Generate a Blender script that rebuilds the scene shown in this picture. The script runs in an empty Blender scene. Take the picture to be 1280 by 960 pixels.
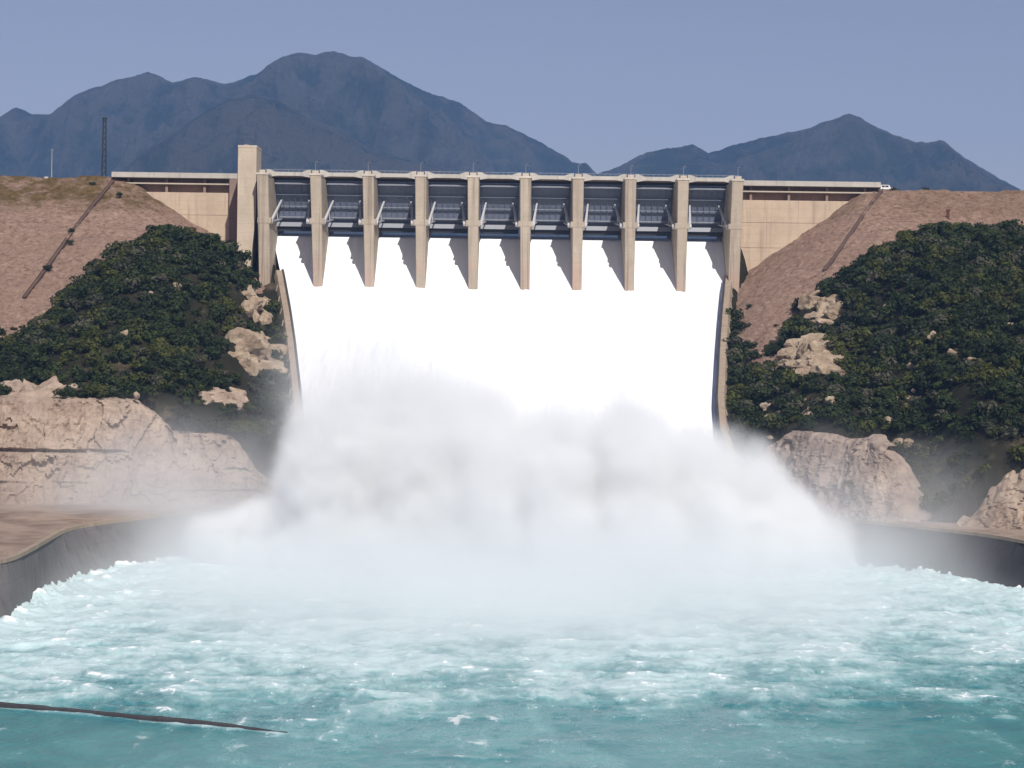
import bpy, math, random
import numpy as np

# ------------------------------------------------------------------ camera, world, sun, exposure
sc = bpy.context.scene
F = 2680.0            # focal length in pixels of the 1280 px wide photograph
HOR = 440.0           # horizon row
CAMZ = 55.0           # metres above the pool
ROLL = 0.0135
cam_d = bpy.data.cameras.new('camera')
cam = bpy.data.objects.new('camera', cam_d)
sc.collection.objects.link(cam)
cam.location = (0, 0, CAMZ)
cam.rotation_euler = (math.pi / 2, -ROLL, 0)
cam_d.sensor_width = 36.0
cam_d.lens = 36.0 * F / 1280.0
cam_d.shift_y = -(480 - HOR) / 1280.0
cam_d.clip_start = 1.0
cam_d.clip_end = 60000
sc.camera = cam

SUN_EL, SUN_AZ = math.radians(43), math.radians(16)   # azimuth: to the right of straight behind the camera
world = bpy.data.worlds.new('World'); sc.world = world
world.use_nodes = True
wn = world.node_tree
bgn = wn.nodes['Background']
sky = wn.nodes.new('ShaderNodeTexSky')
sky.sky_type = 'NISHITA'; sky.sun_disc = False
sky.sun_elevation = SUN_EL
sky.sun_rotation = math.pi - SUN_AZ
sky.altitude = 500; sky.air_density = 1.0; sky.dust_density = 0.8; sky.ozone_density = 2.4
tint = wn.nodes.new('ShaderNodeMix'); tint.data_type = 'RGBA'; tint.blend_type = 'MULTIPLY'
tint.inputs[0].default_value = 1.0; tint.inputs[7].default_value = (1.46, 1.05, 1.0, 1)
wn.links.new(sky.outputs[0], tint.inputs[6]); wn.links.new(tint.outputs[2], bgn.inputs[0])
bgn.inputs[1].default_value = 0.066
sl = bpy.data.lights.new('sun', 'SUN'); sun = bpy.data.objects.new('sun', sl)
sc.collection.objects.link(sun)
sl.energy = 4.9; sl.angle = math.radians(0.53); sl.color = (1.0, 0.95, 0.87)
sun.rotation_euler = (math.pi / 2 - SUN_EL, 0, SUN_AZ)
sun.location = (300, -500, 900)

sc.view_settings.view_transform = 'Standard'
sc.view_settings.look = 'None'
sc.view_settings.exposure = 0.0
sc.view_settings.gamma = 1.0
sc.view_settings.use_curve_mapping = False
sc.render.engine = 'CYCLES'
sc.cycles.use_denoising = True
sc.cycles.max_bounces = 10
sc.cycles.diffuse_bounces = 3
sc.cycles.volume_bounces = 6
sc.cycles.volume_step_rate = 0.5
sc.cycles.volume_max_steps = 256
sc.cycles.use_adaptive_sampling = True
sc.cycles.adaptive_threshold = 0.02

# ------------------------------------------------------------------ helpers
COL = sc.collection
rng = np.random.default_rng(7)
random.seed(7)
CR, SR = math.cos(ROLL), math.sin(ROLL)

def unroll(px, py):
    dx, dy = px - 640.0, py - HOR
    return dx * CR + dy * SR, -dx * SR + dy * CR
def P(px, py, d):
    x, y = unroll(px, py)
    return (x * d / F, d, CAMZ - y * d / F)
def PZ(px, py, z):
    x, y = unroll(px, py)
    d = (CAMZ - z) * F / y
    return (x * d / F, d, z)

def hsh(ix, iy, iz, seed):
    n = (ix * 374761393 + iy * 668265263 + iz * 2147483647 + seed * 1274126177) & 0xFFFFFFFF
    n = ((n ^ (n >> 13)) * 1274126177) & 0xFFFFFFFF
    n = ((n ^ (n >> 16)) * 2246822519) & 0xFFFFFFFF
    return ((n ^ (n >> 15)) & 0xFFFFFF) / float(0xFFFFFF)
def vn(x, y, z=None, seed=0):
    x = np.asarray(x, float); y = np.asarray(y, float)
    z = np.zeros_like(x) if z is None else np.asarray(z, float)
    x, y, z = np.broadcast_arrays(x, y, z)
    fx, fy, fz = np.floor(x), np.floor(y), np.floor(z)
    ix, iy, iz = fx.astype(np.int64), fy.astype(np.int64), fz.astype(np.int64)
    u, v, w = x - fx, y - fy, z - fz
    u = u * u * u * (u * (u * 6 - 15) + 10); v = v * v * v * (v * (v * 6 - 15) + 10); w = w * w * w * (w * (w * 6 - 15) + 10)
    def c(a, b, d): return hsh(ix + a, iy + b, iz + d, seed)
    r = 0
    x00 = c(0,0,0) * (1-u) + c(1,0,0) * u; x10 = c(0,1,0) * (1-u) + c(1,1,0) * u
    x01 = c(0,0,1) * (1-u) + c(1,0,1) * u; x11 = c(0,1,1) * (1-u) + c(1,1,1) * u
    return ((x00 * (1-v) + x10 * v) * (1-w) + (x01 * (1-v) + x11 * v) * w) * 2 - 1
def fbm(x, y, z=None, oct=5, seed=0, gain=0.5, lac=2.03):
    a, s, n = 1.0, 0.0, 0.0
    for o in range(oct):
        k = lac ** o
        s = s + a * vn(np.asarray(x) * k + o * 17.3, np.asarray(y) * k - o * 9.1, None if z is None else np.asarray(z) * k + o * 5.7, seed + o)
        n += a; a *= gain
    return s / n
def ridged(x, y, z=None, oct=5, seed=0, gain=0.5):
    a, s, n = 1.0, 0.0, 0.0
    for o in range(oct):
        k = 2.05 ** o
        s = s + a * (1 - 2 * np.abs(vn(np.asarray(x) * k + o * 13.7, np.asarray(y) * k + o * 3.3, None if z is None else np.asarray(z) * k, seed + o)))
        n += a; a *= gain
    return s / n
def sstep(a, b, x):
    t = np.clip((np.asarray(x, float) - a) / (b - a), 0, 1)
    return t * t * (3 - 2 * t)

def link(o, parent=None):
    COL.objects.link(o)
    if parent is not None: o.parent = parent
    return o
def mesh_np(name, V, Fa, smooth=False):
    V = np.asarray(V, np.float32); Fa = np.asarray(Fa, np.int32)
    me = bpy.data.meshes.new(name)
    k = Fa.shape[1]
    me.vertices.add(len(V)); me.vertices.foreach_set('co', V.ravel())
    me.loops.add(Fa.size); me.loops.foreach_set('vertex_index', Fa.ravel())
    me.polygons.add(len(Fa)); me.polygons.foreach_set('loop_start', np.arange(0, Fa.size, k, dtype=np.int32))
    me.polygons.foreach_set('use_smooth', np.full(len(Fa), smooth, dtype=bool))
    me.update(calc_edges=True); me.validate()
    return me
def obj(name, me, mat=None, parent=None):
    o = bpy.data.objects.new(name, me)
    if mat is not None and len(me.materials) == 0: me.materials.append(mat)
    return link(o, parent)
def gridfaces(nu, nv):
    i = np.arange(nu - 1)[:, None] * nv + np.arange(nv - 1)[None, :]
    i = i.ravel()
    return np.stack([i, i + 1, i + nv + 1, i + nv], 1)
def sheet(name, X, Y, Z, mat, parent=None, smooth=True, flip=False):
    X, Y, Z = np.broadcast_arrays(X, Y, Z); nu, nv = X.shape
    V = np.stack([X.ravel(), Y.ravel(), Z.ravel()], 1)
    f = gridfaces(nu, nv)
    if flip: f = f[:, ::-1]
    return obj(name, mesh_np(name, V, f, smooth), mat, parent)
class MB:
    def __init__(s): s.v = []; s.f = []
    def box(s, x0, x1, y0, y1, z0, z1):
        b = len(s.v)
        s.v += [(x0,y0,z0),(x1,y0,z0),(x1,y1,z0),(x0,y1,z0),(x0,y0,z1),(x1,y0,z1),(x1,y1,z1),(x0,y1,z1)]
        s.f += [(b,b+3,b+2,b+1),(b+4,b+5,b+6,b+7),(b,b+1,b+5,b+4),(b+1,b+2,b+6,b+5),(b+2,b+3,b+7,b+6),(b+3,b,b+4,b+7)]
        return s
    def hexa(s, pts):       # eight corner points in box order
        b = len(s.v); s.v += [tuple(p) for p in pts]
        s.f += [(b,b+3,b+2,b+1),(b+4,b+5,b+6,b+7),(b,b+1,b+5,b+4),(b+1,b+2,b+6,b+5),(b+2,b+3,b+7,b+6),(b+3,b,b+4,b+7)]
        return s
    def bar(s, a, c, r, n=6, r2=None):
        a = np.array(a, float); c = np.array(c, float); d = c - a; L = np.linalg.norm(d); d /= L
        u = np.cross(d, (0,0,1.0) if abs(d[2]) < .9 else (1.0,0,0)); u /= np.linalg.norm(u); w = np.cross(d, u)
        b = len(s.v); r2 = r if r2 is None else r2
        for q, rr in ((a, r), (c, r2)):
            for k in range(n):
                t = 2 * math.pi * k / n + math.pi / n
                s.v.append(tuple(q + rr * (math.cos(t) * u + math.sin(t) * w)))
        for k in range(n):
            k2 = (k + 1) % n
            s.f.append((b + k, b + k2, b + n + k2, b + n + k))
        s.f.append(tuple(b + k for k in reversed(range(n)))); s.f.append(tuple(b + n + k for k in range(n)))
        return s
    def prism(s, poly, x0, x1):     # polygon in (y, z) extruded along x
        b = len(s.v); n = len(poly)
        s.v += [(x0, y, z) for y, z in poly] + [(x1, y, z) for y, z in poly]
        for k in range(n):
            k2 = (k + 1) % n
            s.f.append((b + k, b + k2, b + n + k2, b + n + k))
        s.f.append(tuple(b + k for k in reversed(range(n)))); s.f.append(tuple(b + n + k for k in range(n)))
        return s
    def build(s, name, mat, parent=None, bevel=0.0):
        me = bpy.data.meshes.new(name); me.from_pydata(s.v, [], s.f)
        import bmesh
        bm = bmesh.new(); bm.from_mesh(me); bmesh.ops.recalc_face_normals(bm, faces=bm.faces)
        if bevel: bmesh.ops.bevel(bm, geom=bm.edges[:], offset=bevel, segments=1, affect='EDGES')
        bm.to_mesh(me); bm.free()
        return obj(name, me, mat, parent)
def tag(o, label=None, cat=None, group=None, kind=None):
    if label: o['label'] = label
    if cat: o['category'] = cat
    if group: o['group'] = group
    if kind: o['kind'] = kind
    return o
def empty(name, loc, label, cat, group=None):
    o = bpy.data.objects.new(name, None); o.location = loc; o.empty_display_size = 1.0
    link(o); return tag(o, label, cat, group)
def localise(root):     # children were built in world coordinates
    for ch in root.children: ch.matrix_parent_inverse = root.matrix_basis.inverted()

# ------------------------------------------------------------------ materials
class NT:
    def __init__(s, name):
        s.m = bpy.data.materials.new(name); s.m.use_nodes = True
        s.t = s.m.node_tree; s.b = s.t.nodes['Principled BSDF']; s.out = s.t.nodes['Material Output']
        s.pos = s.t.nodes.new('ShaderNodeNewGeometry').outputs['Position']
    def n(s, typ, **kw):
        nd = s.t.nodes.new(typ)
        for k, v in kw.items(): setattr(nd, k, v)
        return nd
    def l(s, a, b): s.t.links.new(a, b)
    def map(s, scale, rot=(0,0,0), src=None):
        nd = s.n('ShaderNodeMapping'); nd.inputs['Scale'].default_value = scale; nd.inputs['Rotation'].default_value = rot
        s.l(src or s.pos, nd.inputs['Vector']); return nd.outputs[0]
    def noise(s, scale, detail=6, rough=0.6, vec=None, dist=0.0):
        nd = s.n('ShaderNodeTexNoise'); nd.inputs['Scale'].default_value = scale
        nd.inputs['Detail'].default_value = detail; nd.inputs['Roughness'].default_value = rough; nd.inputs['Distortion'].default_value = dist
        s.l(vec or s.pos, nd.inputs['Vector']); return nd.outputs['Fac']
    def vor(s, scale, feature='F1', vec=None):
        nd = s.n('ShaderNodeTexVoronoi', feature=feature); nd.inputs['Scale'].default_value = scale
        s.l(vec or s.pos, nd.inputs['Vector']); return nd.outputs[0]
    def ramp(s, fac, stops):
        nd = s.n('ShaderNodeValToRGB'); e = nd.color_ramp.elements
        while len(e) < len(stops): e.new(0.5)
        for el, (p, c) in zip(e, stops):
            el.position = p; el.color = (*c, 1) if len(c) == 3 else c
        s.l(fac, nd.inputs[0]); return nd.outputs[0]
    def mix(s, fac, a, b, mode='MIX'):
        nd = s.n('ShaderNodeMix', data_type='RGBA', blend_type=mode)
        for sock, v in ((nd.inputs[0], fac), (nd.inputs[6], a), (nd.inputs[7], b)):
            if isinstance(v, (int, float)): sock.default_value = v
            elif isinstance(v, tuple): sock.default_value = (*v, 1) if len(v) == 3 else v
            else: s.l(v, sock)
        return nd.outputs[2]
    def math(s, op, a, b=None, clamp=False, c=None):
        nd = s.n('ShaderNodeMath', operation=op, use_clamp=clamp)
        for sock, v in zip(nd.inputs, (a, b, c)):
            if v is None: continue
            if isinstance(v, (int, float)): sock.default_value = v
            else: s.l(v, sock)
        return nd.outputs[0]
    def mr(s, v, a, b, c=0.0, d=1.0, smooth=False):
        nd = s.n('ShaderNodeMapRange'); nd.interpolation_type = 'SMOOTHSTEP' if smooth else 'LINEAR'
        s.l(v, nd.inputs[0])
        for k, q in zip((1, 2, 3, 4), (a, b, c, d)): nd.inputs[k].default_value = q
        return nd.outputs[0]
    def xyz(s, src=None):
        nd = s.n('ShaderNodeSeparateXYZ'); s.l(src or s.pos, nd.inputs[0]); return nd.outputs
    def attr(s, name):
        nd = s.n('ShaderNodeAttribute'); nd.attribute_name = name; return nd.outputs
    def bump(s, h, strength=0.5, dist=1.0):
        nd = s.n('ShaderNodeBump'); nd.inputs['Strength'].default_value = strength; nd.inputs['Distance'].default_value = dist
        s.l(h, nd.inputs['Height']); s.l(nd.outputs[0], s.b.inputs['Normal'])
    def fin(s, color=None, rough=0.85, spec=0.3, metal=0.0):
        if color is not None:
            if isinstance(color, tuple): s.b.inputs['Base Color'].default_value = (*color, 1)
            else: s.l(color, s.b.inputs['Base Color'])
        if isinstance(rough, (int, float)): s.b.inputs['Roughness'].default_value = rough
        else: s.l(rough, s.b.inputs['Roughness'])
        s.b.inputs['Specular IOR Level'].default_value = spec
        s.b.inputs['Metallic'].default_value = metal
        return s.m

def concrete(name, base, stain, streak=0.5, lowred=False):
    m = NT(name)
    n1 = m.noise(0.11, 6, .65); n2 = m.noise(1.3, 6, .7)
    st = m.noise(1.0, 5, .6, vec=m.map((0.55, 0.55, 0.035)))
    c = m.ramp(n1, [(.28, tuple(v * .80 for v in base)), (.72, tuple(min(1, v * 1.12) for v in base))])
    c = m.mix(m.mr(st, .5, .72, 0, streak, True), c, stain)
    c = m.mix(m.mr(n2, .35, .75, 0, .28), c, tuple(v * .6 for v in base))
    lf = m.math('FRACT', m.math('MULTIPLY', m.xyz()[2], .31))
    c = m.mix(m.math('MULTIPLY', m.mr(lf, .0, .07, .38, 0), m.mr(n1, .35, .6)), c, tuple(v * .5 for v in stain))
    if lowred:
        zz = m.xyz()[2]; k = m.math('MULTIPLY', m.mr(zz, 91, 83, 0, 1, True), m.mr(n1, .40, .58))
        c = m.mix(m.math('MULTIPLY', k, .5), c, (.40, .25, .205))
        st2 = m.noise(1.0, 4, .6, vec=m.map((.9, .9, .02)))
        c = m.mix(m.mr(st2, .54, .66, 0, .55), c, tuple(v * .55 for v in stain))
    m.bump(n2, .25, .15)
    return m.fin(c, .9, .2)
M = {}
M['concrete'] = concrete('pier_concrete', (.42, .355, .28), (.26, .21, .165), .55, True)
M['tower'] = concrete('tower_concrete', (.53, .45, .355), (.36, .29, .225), .4)
M['pale_concrete'] = concrete('pale_concrete', (.56, .50, .42), (.33, .27, .21), .35)
M['wall_concrete'] = concrete('wing_wall_concrete', (.54, .43, .325), (.30, .23, .175), .6)
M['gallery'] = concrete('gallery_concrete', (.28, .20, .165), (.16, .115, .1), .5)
M['drain'] = concrete('drain_concrete', (.13, .085, .07), (.07, .045, .04), .5)
M['deck'] = concrete('deck_concrete', (.50, .475, .43), (.28, .255, .225), .5)
M['chute'] = concrete('chute_wall_concrete', (.36, .285, .215), (.20, .155, .13), .6)
M['wet'] = concrete('dark_concrete', (.060, .056, .062), (.030, .028, .034), .7)  # near-black concrete for one retaining wall, the chute kerbs and the sill
M['bank'] = concrete('bank_concrete', (.165, .155, .152), (.085, .078, .078), .7)
def steel(name, base, r=.45, rust=.35):
    m = NT(name); n = m.noise(.9, 5, .65, vec=m.map((1, 1, .25)))
    return m.fin(m.mix(m.mr(n, .5, .8, 0, rust), base, tuple(v * .45 for v in base)), r, .4)
M['gate'] = steel('gate_steel', (.13, .15, .21), .5)
M['gap_dark'] = steel('gap_shade_black', (.02, .021, .03), .5)  # near-black, stands for the shade in the gap below each gate
M['girder'] = steel('girder_steel', (.22, .235, .275), .5)
M['arm'] = steel('arm_steel', (.50, .50, .52), .5, .3)
M['pole'] = steel('pole_steel', (.35, .36, .38), .45)
M['mast'] = steel('mast_steel', (.028, .034, .045), .6)

def rock(name, c_lo, c_mid, c_hi, sc_=1.0, crack=.0):
    m = NT(name)
    n1 = m.noise(.09 * sc_, 8, .65, dist=.4); n2 = m.noise(.7 * sc_, 8, .7); n3 = m.noise(1, 6, .65, vec=m.map((.13 * sc_, .13 * sc_, .55 * sc_)))
    v = m.vor(.22 * sc_, 'DISTANCE_TO_EDGE', vec=m.map((1, 1, 1.7)))
    c = m.ramp(n1, [(.30, c_lo), (.5, c_mid), (.70, c_hi)])
    c = m.mix(m.mr(n3, .48, .7, 0, .55), c, c_lo)
    c = m.mix(m.mr(n2, .55, .78, 0, .4), c, tuple(x * .55 for x in c_lo))
    vs_ = m.noise(1, 6, .65, vec=m.map((.32 * sc_, .32 * sc_, .05 * sc_)), dist=.3)
    c = m.mix(m.mr(vs_, .5, .68, 0, .5), c, tuple(x * .62 for x in c_lo))
    c = m.mix(m.mr(v, 0, .03, crack, 0), c, tuple(x * .35 for x in c_lo))
    m.bump(n2, .8, .8)
    return m.fin(c, .95, .15)
M['cliff'] = rock('cliff_rock', (.26, .188, .147), (.385, .298, .236), (.47, .375, .292))
M['cliff_grey'] = rock('grey_cliff_rock', (.22, .165, .14), (.36, .285, .24), (.47, .38, .32))
M['outcrop'] = rock('outcrop_rock', (.23, .165, .115), (.40, .31, .225), (.51, .42, .31), 2.2)

# rockfill of the embankment, with dry grass towards the crest on part of it
m = NT('rockfill')
n1 = m.noise(.035, 6, .6); n2 = m.noise(.55, 8, .75); n3 = m.noise(2.6, 5, .7); n4 = m.noise(.13, 6, .6)
c = m.ramp(n2, [(.34, (.14, .086, .064)), (.46, (.37, .24, .182)), (.58, (.51, .35, .272)), (.72, (.66, .49, .40))])
c = m.mix(m.mr(n1, .35, .65, 0, .35), c, (.33, .225, .165))
lay = m.noise(1, 5, .6, vec=m.map((.02, .02, .35)))
c = m.mix(m.mr(lay, .45, .7, 0, .3), c, (.25, .165, .13))
c = m.mix(m.mr(n3, .55, .75, 0, .5), c, (.09, .055, .045))
g = m.attr('grass')
gf = m.math('MULTIPLY', g[2], m.mr(n4, .34, .56))
c = m.mix(gf, c, m.mix(m.mr(n2, .4, .65), (.11, .075, .028), (.25, .165, .07)))
m.bump(m.math('ADD', n2, n3), 1.0, 1.0)
M['rockfill'] = m.fin(c, .95, .1)

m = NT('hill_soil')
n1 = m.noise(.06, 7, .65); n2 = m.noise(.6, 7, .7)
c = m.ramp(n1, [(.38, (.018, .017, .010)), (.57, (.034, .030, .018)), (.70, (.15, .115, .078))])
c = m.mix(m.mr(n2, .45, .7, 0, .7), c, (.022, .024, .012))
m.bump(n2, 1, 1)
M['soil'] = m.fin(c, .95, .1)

m = NT('terrace_earth')
n1 = m.noise(.08, 6, .6); n2 = m.noise(1.1, 6, .7)
c = m.ramp(n1, [(.35, (.20, .145, .115)), (.6, (.36, .275, .215)), (.75, (.27, .20, .16))])
c = m.mix(m.mr(n2, .5, .75, 0, .4), c, (.13, .095, .08))
m.bump(n2, .5, .4)
M['earth'] = m.fin(c, .95, .1)

m = NT('ground_earth'); n1 = m.noise(.01, 6, .6)
M['ground'] = m.fin(m.ramp(n1, [(.3, (.07, .06, .035)), (.7, (.15, .12, .075))]), .95, .1)

m = NT('mountain_scrub')
n1 = m.noise(.0011, 9, .62); n2 = m.noise(.008, 9, .68); n3 = m.noise(.033, 6, .7)
c = m.ramp(n2, [(.38, (.006, .010, .005)), (.5, (.018, .023, .012)), (.6, (.05, .043, .03)), (.72, (.13, .105, .085))])
c = m.mix(m.mr(n1, .42, .6, 0, .6), c, (.035, .05, .022))
c = m.mix(m.mr(n3, .5, .72, 0, .6), c, (.014, .02, .01))
relief_tint = m.math('ADD', m.attr('spur')[2], m.math('MULTIPLY', m.math('SUBTRACT', n2, .5), 2.2))
c = m.mix(m.mr(relief_tint, .25, .75, 0, .8), c, (.115, .097, .08))  # spurs lightened, gullies darkened below: relief shading painted into the colour
c = m.mix(m.mr(relief_tint, -.05, -.4, 0, .9), c, (.006, .010, .005))
m.bump(m.math('ADD', n2, m.math('MULTIPLY', n3, .5)), 1.0, 120.0)
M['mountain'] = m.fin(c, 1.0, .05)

def foliage(name, lo, mid, hi):
    m = NT(name)
    n1 = m.noise(.07, 4, .6); n2 = m.noise(1.2, 3, .6)
    c = m.ramp(m.math('ADD', m.math('MULTIPLY', n1, .55), m.math('MULTIPLY', n2, .45)), [(.36, lo), (.5, mid), (.64, hi)])
    tr = m.n('ShaderNodeBsdfTranslucent'); m.l(c, tr.inputs[0])
    m.fin(c, .7, .25)
    mx = m.n('ShaderNodeMixShader'); mx.inputs[0].default_value = .18
    m.l(m.b.outputs[0], mx.inputs[1]); m.l(tr.outputs[0], mx.inputs[2]); m.l(mx.outputs[0], m.out.inputs[0])
    return m.m
FOL = [foliage('dark_leaves', (.009, .015, .004), (.023, .035, .009), (.055, .072, .018)),
       foliage('olive_leaves', (.03, .036, .008), (.06, .068, .014), (.10, .105, .024)),
       foliage('grey_leaves', (.03, .034, .018), (.065, .066, .04), (.13, .12, .08))]
m = NT('bark'); M['bark'] = m.fin((.07, .05, .035), .95, .1)

# water materials
m = NT('falling_water')
st = m.noise(1, 7, .65, vec=m.map((.55, .022, .04)), dist=.3); n2 = m.noise(.5, 6, .7)
c = m.ramp(st, [(.27, (.76, .81, .86)), (.42, (.86, .90, .93)), (.6, (.93, .95, .97))])
m.bump(m.math('ADD', st, m.math('MULTIPLY', n2, .5)), .15, .8)
M['fall'] = m.fin(c, .8, .2)

m = NT('pool_water')
fo = m.attr('foam')[2]
v1 = m.map((.075, .04, .1)); v2 = m.map((.36, .17, .3)); v3 = m.map((1.3, .7, 1.0))
a1 = m.noise(1, 6, .62, vec=v1, dist=.9); a2 = m.noise(1, 6, .66, vec=v2, dist=.9); a3 = m.noise(1, 5, .7, vec=v3, dist=.6)
mixn = m.math('ADD', m.math('ADD', m.math('MULTIPLY', a1, .52), m.math('MULTIPLY', a2, .40)), m.math('MULTIPLY', a3, .16))
fv = m.math('ADD', m.math('MULTIPLY', m.math('SUBTRACT', mixn, .54), 2.6), fo)
hgt = m.attr('crest')[2]
fv = m.math('ADD', fv, m.math('MULTIPLY', hgt, .35))
deep = m.mix(m.mr(a1, .3, .7), (.034, .20, .225), (.08, .325, .325))
c = m.ramp(m.mr(fv, 0, 1.0), [(0.0, (.0, .0, .0)), (.30, (.25, .25, .25)), (.52, (.52, .52, .52)), (.74, (.85, .85, .85)), (.92, (1, 1, 1))])
col = m.mix(c, deep, (.51, .65, .67))
spark = m.mr(m.math('ADD', m.math('MULTIPLY', m.math('SUBTRACT', a2, .5), 2.0), m.math('MULTIPLY', m.math('SUBTRACT', a3, .5), 2.0)), .36, .56, 0, 1, True)
spark = m.math('MAXIMUM', spark, m.mr(m.math('ADD', hgt, m.math('MULTIPLY', m.math('SUBTRACT', a2, .5), 2.2)), .52, .82, 0, 1, True))
spark = m.math('MULTIPLY', spark, m.mr(fo, .02, .3, .25, 1))
col = m.mix(spark, col, (.90, .94, .95))
m.bump(m.math('ADD', a2, m.math('MULTIPLY', a3, .5)), .55, .6)
rg = m.mr(fv, 0.1, .7, .16, .85)
M['pool'] = m.fin(col, rg, .5)

# ------------------------------------------------------------------ the setting: ground, mountains
gx = np.array([-6400., 6400.]); gy = np.array([-400., 13900.])
XX, YY = np.meshgrid(gx, gy, indexing='ij')
o = sheet('ground', XX, YY, np.full_like(XX, -6.0), M['ground']); tag(o, 'flat dry valley ground spreading out round the dam', 'ground', kind='structure')

def mountain(name, sil, D, depth, seed, label, spur=0.85, nx=420, ny=150, jag=9.5):
    pts = np.array([P(px, py, D) for px, py in sil])
    x = np.linspace(pts[0, 0], pts[-1, 0], nx)
    k_ = D / 6000.0; jag = jag * k_
    zr = np.interp(x, pts[:, 0], pts[:, 2])
    zr = np.maximum(zr + jag * (1.3 * fbm(x / (130 * k_), x * 0 + seed, oct=6, seed=seed, gain=.62) + .3 * ridged(x / (45 * k_), x * 0, oct=4, seed=seed + 2)), -6)
    v = np.linspace(-1, .7, ny); v = np.sign(v) * np.abs(v) ** 1.15
    X, Vv = np.meshgrid(x, v, indexing='ij')
    Zr = np.repeat(zr[:, None], ny, 1)
    Y = D + Vv * depth
    # spurs run downhill: stretch the ridges along the fall line and let them wander
    X0, Y0 = X / k_, Y / k_; wx = X0 + 260 * fbm(X0 / 900, Y0 / 700, oct=4, seed=seed + 5)
    sp = ridged(wx / 420, Y0 / 1300, oct=6, seed=seed + 9)
    sp2 = ridged(wx / 150 + 3, Y0 / 330, oct=5, seed=seed + 19)
    fall = np.where(Vv < 0, (1 - np.abs(Vv)) ** 1.15, (1 - np.abs(Vv) / .7))
    amp = np.clip(np.abs(Vv) / .35, 0, 1)
    Z = (Zr + 6) * fall * (1 + spur * amp * (sp - .15)) + 95 * k_ * amp * sp2 * fall ** .5 + 14 * k_ * fbm(X0 / 60, Y0 / 60, oct=4, seed=seed + 33) * np.clip(amp * 2, 0, 1) - 6
    # never rise over the ridge as the valley sees it
    Za = np.interp(X * D / Y, x, zr)
    lim = CAMZ + (Za - CAMZ) * Y / D - 30 * amp * (1 - sp2)
    Z = np.where(Vv < 0, np.minimum(Z, lim), np.minimum(Z, Zr))
    Z = np.maximum(Z, -6.5)
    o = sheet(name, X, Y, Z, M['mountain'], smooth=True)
    relief = np.clip(.55 * (sp - .1) + .75 * sp2 + .2, -1, 1)  # mask for the relief shading put into the mountain colour
    at = o.data.attributes.new('spur', 'FLOAT', 'POINT'); at.data.foreach_set('value', relief.ravel().astype(np.float32))
    return tag(o, label, 'mountain', kind='structure')
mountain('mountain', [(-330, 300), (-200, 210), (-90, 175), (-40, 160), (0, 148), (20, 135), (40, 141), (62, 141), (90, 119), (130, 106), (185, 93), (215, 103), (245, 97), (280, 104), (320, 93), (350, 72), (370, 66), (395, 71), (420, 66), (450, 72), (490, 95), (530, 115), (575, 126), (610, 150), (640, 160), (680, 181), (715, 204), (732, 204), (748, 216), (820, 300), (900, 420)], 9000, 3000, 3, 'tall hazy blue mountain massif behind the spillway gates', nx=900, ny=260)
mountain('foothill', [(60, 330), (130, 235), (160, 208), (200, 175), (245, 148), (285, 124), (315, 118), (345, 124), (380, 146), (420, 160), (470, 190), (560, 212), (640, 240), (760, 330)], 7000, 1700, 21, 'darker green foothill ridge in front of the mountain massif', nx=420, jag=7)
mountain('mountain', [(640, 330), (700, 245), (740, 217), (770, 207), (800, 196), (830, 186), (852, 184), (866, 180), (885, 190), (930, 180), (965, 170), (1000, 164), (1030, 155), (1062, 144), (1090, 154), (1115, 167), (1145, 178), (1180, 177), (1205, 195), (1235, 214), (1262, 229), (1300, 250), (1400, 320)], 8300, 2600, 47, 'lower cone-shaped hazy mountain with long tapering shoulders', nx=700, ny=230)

# ------------------------------------------------------------------ chute geometry (shared by several things)
LW = [(800, 338, 297), (765, 356, 362), (730, 364, 407), (700, 370, 446), (660, 377, 506), (620, 383, 574)]
RW = [(800, 913, 305), (765, 904, 366), (730, 900, 408), (700, 897, 447), (660, 894, 506), (635, 897, 545), (620, 904, 572)]
CY = np.array([560., 585., 600., 620., 640., 660., 700., 730., 765., 778., 793., 805.])
CZ = np.array([3., 15., 20.5, 24.5, 30.2, 37.5, 53., 64.2, 77.3, 85.5, 96.8, 98.5])
def chz(Y): return np.interp(Y, CY, CZ)
_l = np.array([(d, P(px, py, d)[0]) for d, px, py in LW])[::-1]
_r = np.array([(d, P(px, py, d)[0]) for d, px, py in RW])[::-1]
def xl(Y): return np.interp(Y, _l[:, 0], _l[:, 1])
def xr(Y): return np.interp(Y, _r[:, 0], _r[:, 1])
WALLH = 4.0

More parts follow.
